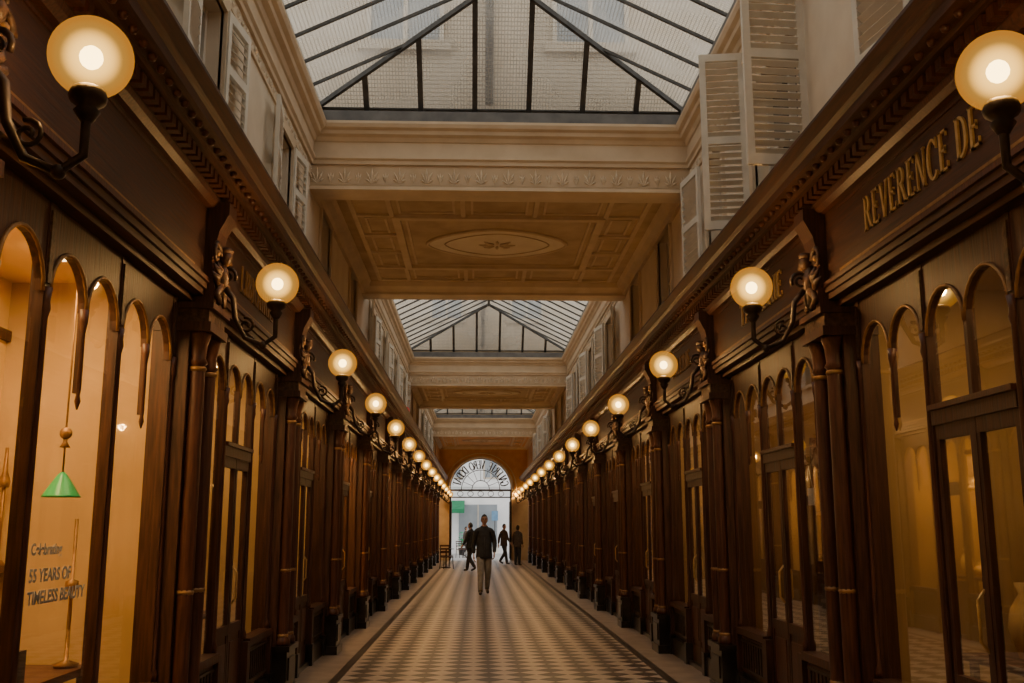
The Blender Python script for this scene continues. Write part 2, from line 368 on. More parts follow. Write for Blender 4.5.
def room_mesh(sg,wall,depth):
    b=MB(lambda p:(sg*p[0],p[1],p[2])); D=-depth
    b.box(D-.08,D,0.0,P,0,3.25,wall); b.box(D,-.22,-.04,.0,0,3.25,wall); b.box(D,-.22,P-.002,P,0,3.25,wall)
    b.box(D,-.20,0,P,3.15,3.25,wall); b.box(D,-.20,0,P,-.02,.06,'shopfloor')
    b.box(D,D+.02,0,P,.06,.22,'wood'); b.box(D,D+.03,.0,P,2.75,2.82,'wood')
    for s in (.85,2.45): b.lathe(-.62,s,[(.07,3.10),(.075,3.15)],'striplamp',14)
    if wall!='shopwallY':
        for s in (.3,1.15,2.1,2.95): b.box(D,D+.05,s-.05,s+.05,.06,2.75,'shopfloor')
        b.box(D,D+.03,1.25,2.0,.06,2.15,'wood'); b.box(D+.03,D+.04,1.33,1.92,1.0,2.05,'darkwin')
        b.box(D,D+.03,.45,1.0,1.3,2.0,'gold'); b.box(D+.03,D+.035,.51,.94,1.36,1.94,'brownjacket')
        b.box(D,D+.03,2.25,2.8,1.3,2.0,'gold'); b.box(D+.03,D+.035,2.31,2.74,1.36,1.94,'curtain')
    return b.mesh('shop_room')
rooms={}
for sg in (1,-1):
    for w,dp in (('shopwallY',1.25),('shopwall',1.5),('shopdark',1.9)):
        rooms[(sg,w)]=room_mesh(sg,w,dp)
def display_mesh(sg,var):
    rnd=random.Random(var*31+5); b=MB(lambda p:(sg*p[0],p[1],p[2]))
    if var==0:
        for z in (.9,1.3,1.7,2.1):
            b.box(-1.1,-.82,.35,P-.35,z-.03,z,'shopfloor')
            s=.42
            while s<P-.5:
                w=rnd.uniform(.07,.16); h=rnd.uniform(.1,.28); k=rnd.choice(['card','brownjacket','gold','trouser','wood2','curtain'])
                if rnd.random()<.5: b.box(-1.03,-.90,s,s+w,z,z+h,k)
                else: b.lathe(-.96,s+w/2,[(w*.4,z),(w*.42,z+h*.6),(w*.15,z+h*.75),(w*.15,z+h),(w*.1,z+h)],k,10)
                s+=w+rnd.uniform(.04,.15)
        for s in (.36,1.65,P-.38): b.box(-1.1,-.80,s-.015,s+.015,.06,2.4,'wood')
    elif var==1:
        for s0 in (.3,2.35):
            pts=[]
            for i in range(41):
                s=s0+i*.66/40; pts.append((-.6+.035*math.sin(i*1.3),s))
            vs=[(d,s,.1) for d,s in pts]+[(d,s,3.1) for d,s in pts]
            b.add(vs,[(i,i+1,42+i-0,41+i) for i in range(40)],'curtain',True)
        b.box(-.8,-.4,1.3,1.9,.06,.85,'wood'); b.lathe(-.6,1.6,[(.05,.85),(.12,.95),(.14,1.1),(.07,1.25),(.05,1.3),(.08,1.35)],'gold',14)
    else:
        b.lathe(-.7,.9,[(.16,.06),(.16,.09),(.02,.10),(.02,1.0),(.14,1.02),(.16,1.12),(.12,1.3),(.17,1.5),(.13,1.62),(.05,1.68),(.04,1.76)],'brownjacket',16)
        b.box(-1.05,-.5,1.5,2.8,.78,.82,'wood2')
        for s in (1.55,2.75):
            for d in (-1.0,-.55): b.box(d-.02,d+.02,s-.02,s+.02,.06,.78,'wood2')
        for s,h in ((1.75,.35),(2.1,.22),(2.5,.42)):
            b.lathe(-.75,s,[(.05,.82),(.10,.82+h*.4),(.08,.82+h*.65),(.03,.82+h*.85),(.05,.82+h)],'shopwallY',14)
        b.tube([(-.8,2.1,3.1),(-.8,2.1,2.3)],.006,'gold',5); b.lathe(-.8,2.1,[(.14,2.12),(.13,2.16),(.06,2.3),(.02,2.33)],'gold',14)
    return b.mesh('shop_display')
disp={(sg,v):display_mesh(sg,v) for sg in (1,-1) for v in range(3)}
def arealight(name,e,c=(1,.60,.23)):
    L=bpy.data.lights.new(name,'AREA'); L.shape='RECTANGLE'; L.size=.5; L.size_y=2.2; L.energy=e; L.color=c; return L
LB=arealight('shop_light_bright',74); LM=arealight('shop_light_mid',38); LD=arealight('shop_light_dim',25)

NB=15
for k in range(-2,NB):
    y0=P*k
    for sg,X,bm_,gm in ((1,XL,bayL,gL),(-1,XR,bayR,gR)):
        o=place(bayLw if (sg==1 and k==1) else bm_,'shopfront',(X,y0,0))
        place(gm,'display_glass',(0,0,0),o)
        if sg==1: w=('shopwallY','shopwall','shopwall','shopwallY','shopdark')[(k-1)%5]
        else: w=('shopdark','shopwall','shopdark','shopwall','shopwall')[(k-1)%5]
        place(rooms[(sg,w)],'shop_room',(0,0,0),o)
        lt=LB if w=='shopwallY' else LM if sg==1 else LD
        place(lt,'shop_light',(-sg*.62,P/2,3.09),o)
        if not(sg==1 and k==1):
            v={(-1,1):2,(-1,2):0,(1,2):2}.get((sg,k),(k*2+(sg>0))%3)
            if w=='shopwallY' and v==0: v=2
            place(disp[(sg,v)],'shop_display',(0,0,0),o)

# ------------------------------------------------------------ globe wall lamps
def lamp_arm(sg):
    b=MB(lambda p:(sg*p[0],p[1],p[2]))
    b.tube([(-.36,0,-.02),(-.29,0,-.10),(-.27,0,-.24),(-.20,0,-.37),(-.08,0,-.42),(-.0+.0,0,-.36),(.0,0,-.24),(0,0,-.18)],[.022,.02,.02,.018,.017,.017,.018,.022],'iron',8)
    pth=[];rr=[]
    for i in range(20):
        a=-.5+i/19*3*pi; r=.065*(1-i/25); pth.append((-.34+r*math.cos(a),0,.05+r*math.sin(a))); rr.append(.014*(1-i/40))
    b.tube(pth,rr,'iron',6)
    pth=[]
    for i in range(18):
        a=pi*.6-i/17*2.8*pi; r=.055*(1-i/22); pth.append((-.195+r*math.cos(a),0,-.285+r*math.sin(a)))
    b.tube(pth,.010,'iron',6)
    b.sphere((-.08,0,-.42),.028,'iron',8)
    b.lathe(0,0,[(.02,-.24),(.045,-.20),(.032,-.185),(.06,-.165),(.066,-.145),(.058,-.122),(.05,-.115)],'iron',14)
    b.lathe(-.41,0,[(.02,-.16),(.045,-.12),(.05,.0),(.045,.12),(.02,.16)],'iron',10)
    return b.mesh('arm')
armL=lamp_arm(1); armR=lamp_arm(-1)
b=MB(); b.sphere((0,0,0),.142,'globe',40); globe_me=b.mesh('globe')
b=MB(); b.sphere((0,0,-.0),.040,'bulb',14,(1,1,1.05)); bulb_me=b.mesh('bulb')
PL=bpy.data.lights.new('globe_light','POINT'); PL.energy=72; PL.color=(1,.62,.29); PL.shadow_soft_size=.05
for k in range(-1,NB):
    for sg,X,am in ((1,XL+.49,armL),(-1,XR-.52,armR)):
        e=empty('globe_wall_lamp',(X,P*(k+1),3.165))
        place(am,'arm',(0,0,0),e); place(globe_me,'globe',(0,0,0),e); place(bulb_me,'bulb',(0,0,0),e)
        place(PL,'light',(0,0,0),e)

# ------------------------------------------------------------ floor
b=MB()
Y0=-6.6
def strip(x0,x1,k): b.box(x0,x1,Y0,YEND+.3,-.06,0,k)
strip(XL-.25,XL+.33,'fborder'); strip(XL+.33,XL+.43,'fdark'); strip(XL+.43,XR-.43,'checker'); strip(XR-.43,XR-.33,'fdark'); strip(XR-.33,XR+.25,'fborder')
b.obj('floor')

# ------------------------------------------------------------ upper walls
bridges=[(-5.0,.4),(10.9,16.4),(26.8,32.1),(42.0,YEND)]
lights=[(.4,10.9),(16.4,26.8),(32.1,42.0)]
def in_bridge(y): return any(a-.6<y<c+.6 for a,c in bridges)
def upper_wall(name,x,sg,wins,z0,z1,y1=YEND):
    T=lambda p:(x+sg*p[0],p[1],p[2])
    b=MB(T); lo,hi=3.99,6.3; ys=Y0
    b.box(-.25,0,ys,y1,lo,z0,'plaster'); b.box(-.25,0,ys,y1,z1,hi,'plaster')
    cur=ys
    for yc,w in wins:
        b.box(-.25,0,cur,yc-w/2,z0,z1,'plaster'); cur=yc+w/2
    b.box(-.25,0,cur,y1,z0,z1,'plaster')
    b.obj(name)
    for i,(yc,w) in enumerate(wins):
        b=MB(T); a,c=yc-w/2,yc+w/2
        b.box(-.20,-.17,a,c,z0,z1,'darkwin')
        for s0,s1 in ((a,a+.05),(c-.05,c),(yc-.025,yc+.025)): b.box(-.17,-.12,s0,s1,z0,z1,'frame')
        for q in (z0+.0,z1-.05,z0+(z1-z0)*.45): b.box(-.17,-.125,a,c,q,q+.05,'frame')
        b.box(-.02,.03,a-.08,a,z0-.0,z1+.08,'plaster2'); b.box(-.02,.03,c,c+.08,z0,z1+.08,'plaster2'); b.box(-.02,.03,a,c,z1,z1+.08,'plaster2')
        b.box(-.15,.06,a-.1,c+.1,z0-.07,z0,'plaster2')
        b.obj('window_%s_%d'%(name.split('_')[-1],i+1))
winsL=[(-1.65+2.75*i,.8) for i in range(0,18)]
winsL=[w for w in winsL if w[0]<48]
upper_wall('wall_left',WL,1,winsL,4.5,5.36)
winsR=[(1.0,1.0),(4.35,1.2),(7.65,1.3),(9.75,.7),(12.6,.9),(15.0,.9),(18.0,1.1),(21.0,1.1),(24.3,1.1),(28.5,.9),(30.8,.9),(33.6,1.1),(36.9,1.1),(40.2,1.1),(44,.9),(46.5,.9)]
upper_wall('wall_right',WR,-1,winsR,4.25,5.36)

def shutter_mesh(w,h):
    b=MB(); t=.035
    b.box(0,.055,0,t,0,h,'shutter'); b.box(w-.055,w,0,t,0,h,'shutter')
    for z0,z1 in ((0,.08),(h/2-.035,h/2+.035),(h-.07,h)): b.box(.055,w-.055,0,t,z0,z1,'shutter')
    for a,c in ((.08,h/2-.035),(h/2+.035,h-.07)):
        n=int((c-a)/.06)
        for i in range(n):
            z=a+(i+.5)*(c-a)/n
            b.add([(.05,.002,z-.02),(w-.05,.002,z-.02),(w-.05,t-.002,z+.014),(.05,t-.002,z+.014),(.05,.008,z-.026),(w-.05,.008,z-.026),(w-.05,t+.004,z+.008),(.05,t+.004,z+.008)],[(0,1,2,3),(4,5,6,7),(0,1,5,4),(2,3,7,6)],'shutter')
    return b.mesh('window_shutter')
shL=shutter_mesh(.46,.9); shR=shutter_mesh(.56,1.14); shR2=shutter_mesh(.47,1.72); shR3=shutter_mesh(.40,1.66)
for yc,w in winsL:
    if in_bridge(yc) and abs(yc-9.35)>.1: continue
    for s in (-1,1):
        hy=yc+s*(w/2+.01)
        ang=math.radians(90 if s>0 else -90)- s*math.radians(7)
        place(shL,'window_shutter',(WL+.045,hy,4.48),None,(0,0,ang))
for yc,w in winsR:
    if in_bridge(yc) : continue
    if abs(yc-7.65)<.1 or abs(yc-9.75)<.1: continue
    for s in (-1,1):
        hy=yc+s*(w/2+.01)
        ang=math.radians(90 if s>0 else -90)+ s*math.radians(10)
        place(shR,'window_shutter',(WR-.05,hy,4.23),None,(0,0,ang))
place(shR3,'window_shutter',(WR-.03,8.42,4.14),None,(0,0,math.radians(172)))
place(shR2,'window_shutter',(WR-.03,6.82,4.12),None,(0,0,math.radians(184)))
place(shR,'window_shutter',(WR-.05,10.2,4.25),None,(0,0,math.radians(97)))

def ornament_band(b,fn,a0,a1,z0,z1,step=.155):
    n=int((a1-a0)/step); st=(a1-a0)/n; h=z1-z0
    for i in range(n):
        u=a0+(i+.5)*st
        angs,kk,w,f=((-62,-32,0,32,62),None,.014,.75) if i%2==0 else ((-25,0,25),.62,.013,.6)
        for ang in angs:
            L=h*(kk if kk else (.92 if ang==0 else .8 if abs(ang)<40 else .55)); a=math.radians(ang)
            bx,bz=u,z0+h*.05; tx,tz=u+L*f*math.sin(a),bz+L*math.cos(a)
            mx_,mz=(bx*.4+tx*.6),(bz*.4+tz*.6); nx,nz=math.cos(a)*w,-math.sin(a)*w
            b.add([fn(bx,bz,0),fn(mx_+nx,mz+nz,.004),fn(tx,tz,0),fn(mx_-nx,mz-nz,.004),fn(mx_,mz,.022)],[(0,1,4),(1,2,4),(2,3,4),(3,0,4)],'orn')
PROF=[(0,5.62),(.03,5.62),(.035,5.66),(.06,5.68),(.06,5.71),(.03,5.72),(.03,5.88),(.05,5.89),(.07,5.93),(.12,5.95),(.13,5.99),(.17,6.01),(.19,6.05),(.19,6.08),(0,6.08)]
ti=1
for (a,c) in lights:
    for x,sg in ((WL,1),(WR,-1)):
        b=MB()
        b.extr([(x+sg*u,z) for u,z in PROF],a,c,'plaster2','y')
        b.box(min(x,x+sg*.02),max(x,x+sg*.02),a,c,5.46,5.49,'plaster2')
        if a<20: ornament_band(b,lambda u,z,d,x=x,sg=sg:(x+sg*(.004+d),u,z),a,c,5.5,5.61)
        b.obj('trim_%d'%ti); ti+=1
        b=MB(); b.extr([(x+sg*u,z) for u,z in [(-.25,6.19),(.10,6.19),(.12,6.22),(.12,6.27),(.06,6.28),(-.25,6.28)]],a+.15,c-.15,'gutter','y')
        b.obj('gutter')
def crossbeam(y,face,yt):
    b=MB(); y2=y-face*yt; lo,hi=min(y,y2),max(y,y2)
    b.box(WL,WR,lo,hi,5.32,6.28,'plaster2')
    pr=[(y+face*u,z) for u,z in PROF]
    b.extr(pr,WL,WR,'plaster2','x')
    b.box(WL,WR,min(y,y+face*.03),max(y,y+face*.03),5.32,5.36,'plaster2')
    b.box(WL,WR,min(y,y+face*.012),max(y,y+face*.012),5.36,5.375,'ochre')
    b.box(WL,WR,min(y,y+face*.004),max(y,y+face*.004),5.385,5.61,'ochre2')
    ornament_band(b,lambda u,z,d:(u,y+face*(.006+d),z),WL,WR,5.39,5.60)
    b.box(WL,WR,min(y+face*.14,y),max(y+face*.14,y),6.08,6.22,'gutter')
    b.obj('crossbeam')
for i,(a,c) in enumerate(bridges):
    crossbeam(a,-1,.35)
    if c<YEND-1: crossbeam(c,1,.35)
def ceiling(a,c,orange=False):
    b=MB(); y0,y1=a+.35,c-(.35 if c<YEND-1 else 0); z=5.50
    base,tr_=('orange','ochre2') if orange else ('ochre','ochre2')
    b.box(WL,WR,y0,y1,z,z+.1,base)
    for x,sg in ((WL,1),(WR,-1)):
        b.extr([(x,5.34),(x+sg*.05,5.34),(x+sg*.07,5.40),(x+sg*.14,5.43),(x+sg*.17,5.5),(x,5.5)],y0,y1,'plaster2','y')
    b.extr([(y0,5.36),(y0+.05,5.40),(y0+.12,5.43),(y0+.15,5.5),(y0,5.5)],WL,WR,'plaster2','x')
    b.extr([(y1,5.36),(y1-.05,5.40),(y1-.12,5.43),(y1-.15,5.5),(y1,5.5)],WL,WR,'plaster2','x')
    xa,xb=WL+.3,WR-.3; ya,yb=y0+.3,y1-.3
    def fr(x0,x1,v0,v1,w,k,zz=.03):
        b.box(x0,x1,v0,v0+w,z-zz,z,k); b.box(x0,x1,v1-w,v1,z-zz,z,k); b.box(x0,x0+w,v0+w,v1-w,z-zz,z,k); b.box(x1-w,x1,v0+w,v1-w,z-zz,z,k)
    fr(xa,xb,ya,yb,.06,tr_)
    bw=.5
    fr(xa+bw,xb-bw,ya+bw*1.6,yb-bw*1.6,.10,tr_,.05); fr(xa+bw+.16,xb-bw-.16,ya+bw*1.6+.16,yb-bw*1.6-.16,.03,'ochre2',.02)
    L=(xb-xa-2*bw)/3
    for i in range(4):
        x=xa+bw+i*L
        for v0,v1 in ((ya+.06,ya+bw*1.6),(yb-bw*1.6,yb-.06)): b.box(x-.03,x+.03,v0,v1,z-.03,z,tr_)
    Ly=(yb-ya-3.2*bw)/3
    for i in range(4):
        y=ya+bw*1.6+i*Ly
        for u0,u1 in ((xa+.06,xa+bw),(xb-bw,xb-.06)): b.box(u0,u1,y-.03,y+.03,z-.03,z,tr_)
    for i in range(3):
        fr(xa+bw+i*L+.1,xa+bw+(i+1)*L-.1,ya+.16,ya+bw*1.6-.1,.03,'ochre2',.02); fr(xa+bw+i*L+.1,xa+bw+(i+1)*L-.1,yb-bw*1.6+.1,yb-.16,.03,'ochre2',.02)
        fr(xa+.14,xa+bw-.08,ya+bw*1.6+i*Ly+.1,ya+bw*1.6+(i+1)*Ly-.1,.03,'ochre2',.02); fr(xb-bw+.08,xb-.14,ya+bw*1.6+i*Ly+.1,ya+bw*1.6+(i+1)*Ly-.1,.03,'ochre2',.02)
    cx,cy=(xa+xb)/2,(ya+yb)/2; rx,ry=.98,.72; N=36
    def lz(t,s):
        c_,s_=math.cos(t),math.sin(t); return (cx+s*rx*math.copysign(abs(c_)**1.25,c_),cy+s*ry*math.copysign(abs(s_)**1.25,s_))
    b.add([(*lz(2*pi*i/N,1),z-.015) for i in range(N)],[tuple(range(N))],'plaster')
    b.tube([(*lz(2*pi*i/N,1),z-.01) for i in range(N+1)],.025,tr_,6)
    b.tube([(*lz(2*pi*i/N,.75),z-.015) for i in range(N+1)],.012,'ochre',6)
    for i in range(8):
        a_=2*pi*i/8; b.tube([(cx+.06*math.cos(a_),cy+.06*math.sin(a_),z-.02),(cx+.16*math.cos(a_),cy+.12*math.sin(a_),z-.03),(cx+.26*math.cos(a_),cy+.2*math.sin(a_),z-.018)],[.012,.025,.006],'ochre2',5)
    b.obj('ceiling')
for i,(a,c) in enumerate(bridges): ceiling(a,c,i==3)
b=MB()
for x,sg in ((WL,1),(WR,-1)): b.box(min(x,x+sg*.02),max(x,x+sg*.02),44.8,YEND,3.99,5.34,'orange')
b.obj('trim_%d'%ti); ti+=1

for i,(a,c) in enumerate(bridges):
    b=MB(); b.box(-6,6.5,a+.12,c-.12,6.32,13,'facadeout')
    for face,yy in ((-1,a+.12),(1,c-.12)):
        for zz in (7.2,9.6):
            for xx in (-3.2,-.9,1.3,3.6):
                b.box(xx-.42,xx+.42,min(yy,yy+face*.02),max(yy,yy+face*.02),zz,zz+1.5,'blueglass')
                for q in (-.45,-.02,.41): b.box(xx+q,xx+q+.05,min(yy,yy+face*.05),max(yy,yy+face*.05),zz,zz+1.5,'frame')
                b.box(xx-.55,xx+.55,min(yy,yy+face*.08),max(yy,yy+face*.08),zz-.12,zz,'facadeout')
        b.box(-6,6.5,min(yy,yy+face*.1),max(yy,yy+face*.1),9.0,9.15,'facadeout')
        b.tube([(.1,yy+face*.08,6.4),(.1,yy+face*.08,13)],.05,'gutter',8)
    b.obj('upper_building')

# ------------------------------------------------------------ skylights
def skylight(a,c):
    e=empty('skylight',((WL+WR)/2,(a+c)/2,6.3)); off=Vector(e.location)
    zE,zR=6.30,7.36; run=1.1; xm=(WL+WR)/2; ya,yb=a+.02,c-.02
    T=lambda p:(p[0]-off.x,p[1]-off.y,p[2]-off.z)
    A,B_,C_,D_=(WL,ya,zE),(WR,ya,zE),(WR,yb,zE),(WL,yb,zE); R0,R1=(xm,ya+run,zR),(xm,yb-run,zR)
    g=MB(T); g.add([A,B_,C_,D_,R0,R1],[(0,1,4),(1,2,5,4),(2,3,5),(3,0,4,5)],'roofglass'); g.obj('glass',e)
    b=MB(T)
    def bar(p,q,w,h):
        p,q=Vector(p),Vector(q); t=(q-p).normalized(); side=t.cross(Vector((0,0,1))).normalized()*w/2; up=Vector((0,0,-1))*h
        vs=[p+side,p-side,p-side+up,p+side+up,q+side,q-side,q-side+up,q+side+up]
        b.add(vs,[(0,1,2,3),(4,5,6,7),(0,1,5,4),(1,2,6,5),(2,3,7,6),(3,0,4,7)],'steel')
    bar(R0,R1,.06,.09)
    for p,q in ((A,R0),(B_,R0),(C_,R1),(D_,R1)): bar(p,q,.045,.06)
    n=int(round((yb-ya)/.55))
    for i in range(1,n):
        y=ya+(yb-ya)*i/n
        t=min(1,(y-ya)/run,(yb-y)/run)
        for x in (WL,WR):
            bar((x,y,zE),(x+(xm-x)*t,y,zE+(zR-zE)*t),.025,.035)
    for k in range(1,7):
        x=WL+(WR-WL)*k/7; t=1-abs(x-xm)/((WR-WL)/2)
        for y0,dr in ((ya,1),(yb,-1)): bar((x,y0,zE),(x,y0+dr*run*t,zE+(zR-zE)*t),.06,.05)
    for A_,B2 in ((A,B_),(B_,C_),(C_,D_),(D_,A)): bar(A_,B2,.06,.015)
    b.obj('frame',e)
for a,c in lights: skylight(a,c)

# ------------------------------------------------------------ signs
xr=XR-.022
text_obj('shop_sign_lettering','REVERENCE DE',.215,lambda px,py,d,w:(xr-d,5.80-px*.70,3.325+py),'gold',.012)
text_obj('shop_sign_lettering','TANNERIE',.215,lambda px,py,d,w:(xr-d,8.75-px*.95,3.325+py),'gold',.012)
text_obj('shop_sign_lettering','GALERIE',.20,lambda px,py,d,w:(xr-d,12.0-px,3.325+py),'brassline',.012)
xl=XL+.022
text_obj('shop_sign_lettering','LIBRAIRIE',.20,lambda px,py,d,w:(xl+d,7.5+px,3.325+py),'brassline',.012)
def fonttext(name,t,size,loc,rot,mat):
    cu=bpy.data.curves.new(name,'FONT'); cu.body=t; cu.size=size; cu.extrude=.001; cu.space_line=1.2; cu.offset=.0022
    o=bpy.data.objects.new(name,cu); COL.objects.link(o); dg=bpy.context.evaluated_depsgraph_get()
    me=bpy.data.meshes.new_from_object(o.evaluated_get(dg)); bpy.data.objects.remove(o)
    me.materials.clear(); me.materials.append(M[mat]); return place(me,name,loc,None,rot)
fonttext('window_lettering','Celebrating',.072,(XL+DA-.02,4.62,1.43),(pi/2,0,pi/2),'letters')
fonttext('window_lettering','55 YEARS OF\nTIMELESS BEAUTY',.082,(XL+DA-.02,4.62,1.31),(pi/2,0,pi/2),'letters')

# ------------------------------------------------------------ near-left shop props
def pend(x,y,z,ztop):
    e=empty('pendant_lamp',(x,y,z)); b=MB()
    b.lathe(0,0,[(.105,-.06),(.10,-.05),(.05,.03),(.03,.06),(.012,.08)],'green',18)
    b.tube([(0,0,.07),(0,0,ztop-z)],.006,'brassline',6); b.sphere((0,0,.30),.035,'brassline',12); b.lathe(0,0,[(.03,.22),(.012,.25),(.012,.28)],'brassline',10)
    b.lathe(0,0,[(.05,ztop-z-.03),(.05,ztop-z)],'brassline',12)
    b.obj('shade',e); b=MB(); b.sphere((0,0,-.03),.03,'striplamp',8); b.obj('bulb',e)
pend(-2.35,5.78,1.78,3.15)
def swing(x,y,z):
    e=empty('swing_arm_wall_lamp',(x,y,z)); b=MB()
    b.box(-.14,-.10,-.1,.1,-.1,.1,'wood2'); b.box(-.1,.02,-.09,.09,-.02,.02,'wood2'); b.tube([(-.03,0,.02),(-.03,0,.55)],.012,'brassline',8); b.lathe(-.03,0,[(.05,.02),(.03,.05),(.012,.06)],'brassline',12); b.lathe(-.03,0,[(.03,.5),(.035,.54),(.015,.6),(.010,.75)],'brassline',12)
    b.obj('body',e)
swing(-2.95,6.45,1.30); swing(-2.95,7.9-1.5+.9-.9-.0,2.05) if False else None
e=empty('display_table',(-2.45,5.0,.06)); b=MB()
b.box(-.3,.3,-.8,.9,.70,.74,'wood2')
for x in (-.27,.27):
    for y in (-.75,.85): b.box(x-.025,x+.025,y-.025,y+.025,0,.70,'wood2')
b.obj('top',e)
b=MB(); b.box(-.12,.12,-.16,.16,0,.17,'brownjacket'); b.tube([(0,-.08,.17),(0,-.06,.25),(0,.06,.25),(0,.08,.17)],.01,'brownjacket',6); b.box(-.125,.125,-.03,.03,.05,.14,'gold'); b.obj('handbag',None,(-2.3,4.95,.80))
b=MB(); b.lathe(0,0,[(.06,0),(.07,.02),(.012,.04),(.010,.4),(.035,.42),(.035,.46),(.010,.47),(.010,.80)],'brassline',14); b.obj('candlestick',None,(-2.25,5.78,.80))
b=MB(); b.box(0,.004,-.09,.09,0,.13,'card'); b.tube([(0,-.07,.13),(0,0,.30),(0,.07,.13)],.003,'card',5); b.obj('window_card',None,(XR-DA+.05,7.7,1.72))

b=MB(); b.box(-.05,.02,-.08,.08,-.1,.1,'iron'); b.lathe(.05,0,[(.07,-.09),(.08,-.03),(.08,.08),(.04,.13),(.0,.14)],'red',14); b.obj('alarm_beacon',None,(WL+.10,24.6,4.35))

# ------------------------------------------------------------ end wall
ax=.12; ar=1.52; zs=3.42
b=MB(); N=32; ztop=6.28
for i in range(N):
    t0=pi-pi*i/N; t1=pi-pi*(i+1)/N
    p0=(ax+ar*math.cos(t0),zs+ar*math.sin(t0)); p1=(ax+ar*math.cos(t1),zs+ar*math.sin(t1))
    q0=(WL+(WR-WL)*i/N,ztop); q1=(WL+(WR-WL)*(i+1)/N,ztop)
    vs=[(p0[0],0,p0[1]),(p1[0],0,p1[1]),(q1[0],0,q1[1]),(q0[0],0,q0[1])]; vs+=[(x,.5,z) for x,_,z in vs]
    b.add(vs,[(0,1,2,3),(4,5,6,7),(0,1,5,4)],'orange')
for x0,x1 in ((WL-.2,ax-ar),(ax+ar,WR+.2)):
    b.box(x0,x1,0,.5,0,zs,'plaster2')
b.add([(ax-ar,0,zs),(WL,0,ztop),(WL,0,zs)],[(0,1,2)],'orange'); b.add([(ax+ar,0,zs),(WR,0,ztop),(WR,0,zs)],[(0,1,2)],'orange')
for rr_,w in ((ar+.06,.06),(ar+.24,.03)):
    b.tube([(ax+rr_*math.cos(pi*i/24),-.02,zs+rr_*math.sin(pi*i/24)) for i in range(25)],w,'plaster2',6)
b.box(ax-ar-.2,ax-ar,-.1,.1,zs-.15,zs,'plaster2'); b.box(ax+ar,ax+ar+.2,-.1,.1,zs-.15,zs,'plaster2')
b.obj('wall_end',None,(0,YEND,0))
b=MB()
b.box(ax-ar,ax+ar,.1,.2,zs-.09,zs,'iron')
for r in (ar-.03,ar*.62,ar*.28): b.tube([(ax+r*math.cos(pi*i/24),.15,zs+r*math.sin(pi*i/24)) for i in range(25)],.02,'iron',6)
for i in range(1,8):
    a=pi*i/8; b.tube([(ax+ar*.28*math.cos(a),.15,zs+ar*.28*math.sin(a)),(ax+ar*.62*math.cos(a),.15,zs+ar*.62*math.sin(a))],.014,'iron',5)
for i in range(5):
    x=ax-1.0+i*.5; b.tube([(x+.14*math.cos(t*pi/6),.15,zs-.22+.12*math.sin(t*pi/6)) for t in range(13)],.016,'iron',5)
b.box(ax-ar,ax+ar,.12,.18,zs-.42,zs-.36,'iron')
for x in (ax-ar+.04,ax+ar-.04): b.box(x-.04,x+.04,.1,.2,0,zs,'iron')
for s in (-1,1):
    b.box(ax+s*(ar-.1)-.025,ax+s*(ar-.1)+.025,-.6,.1,.1,2.8,'iron')
TK,TN=.22,.12
word='GALERIE VERO DODAT'
n=len(word)
for i,ch in enumerate(word):
    a=pi*.05+pi*.90*(i+.5)/n
    qs,w=glyph(ch); h=.42; r0=ar*.655
    for q in qs:
        vs=[]
        for px,py in q:
            u=(px-w/2)*h*.72; v=py*h+r0
            X=ax+v*math.cos(a)-u*math.sin(a); Z=zs+v*math.sin(a)+u*math.cos(a)
            vs.append((X,.14,Z))
        vs+=[(x,.16,z) for x,_,z in vs]; k=len(q)
        b.add(vs,[tuple(range(k)),tuple(range(k,2*k))]+[(j,(j+1)%k,k+(j+1)%k,k+j) for j in range(k)],'iron')
b.obj('fanlight_gate',None,(0,YEND,0))

b=MB(); b.box(WL-.3,WR+.3,-7.0,-6.6,0,6.4,'plaster2'); b.box(-.5,1.0,-6.6,-6.5,0,2.6,'wood'); b.obj('wall_back')

# ------------------------------------------------------------ street outside
b=MB(); b.box(-16,16,YEND+.3,66,-.12,-.03,'asphalt'); b.obj('street_ground')
b=MB(); b.box(-16,16,64,66,-.03,16,'streetfac')
for zz in (4.6,8.2,11.8):
    b.box(-16,16,63.85,64,zz-.5,zz-.3,'streetfac')
    for i in range(12):
        x=-13+i*2.3; b.box(x-.5,x+.5,63.96,64,zz,zz+2.2,'frame'); b.box(x-.38,x-.04,63.93,63.97,zz+.1,zz+2.1,'blueglass'); b.box(x+.04,x+.38,63.93,63.97,zz+.1,zz+2.1,'blueglass'); b.box(x-.65,x-.5,63.9,64,zz,zz+2.3,'streetfac'); b.box(x+.5,x+.65,63.9,64,zz,zz+2.3,'streetfac')
for i in range(9):
    x=-14+i*3.5; b.box(x-1.2,x+1.2,63.95,64,.4,3.0,'blueglass'); b.box(x-1.3,x+1.3,63.9,64,-.03,.4,'card'); b.box(x-.03,x+.03,63.9,63.96,.4,3,'frame')
b.obj('street_building')
b=MB()
b.extr([(62.6,2.45),(62.6,2.7),(63.95,3.25),(63.95,3.15)],-2.6,-.85,'greencloth','x'); 
b.obj('shop_awning')
b=MB(); b.box(.85,1.25,63.5,63.56,2.0,2.6,'bluecloth'); b.box(1.03,1.07,63.5,63.54,-.03,2.0,'iron'); b.obj('street_sign')
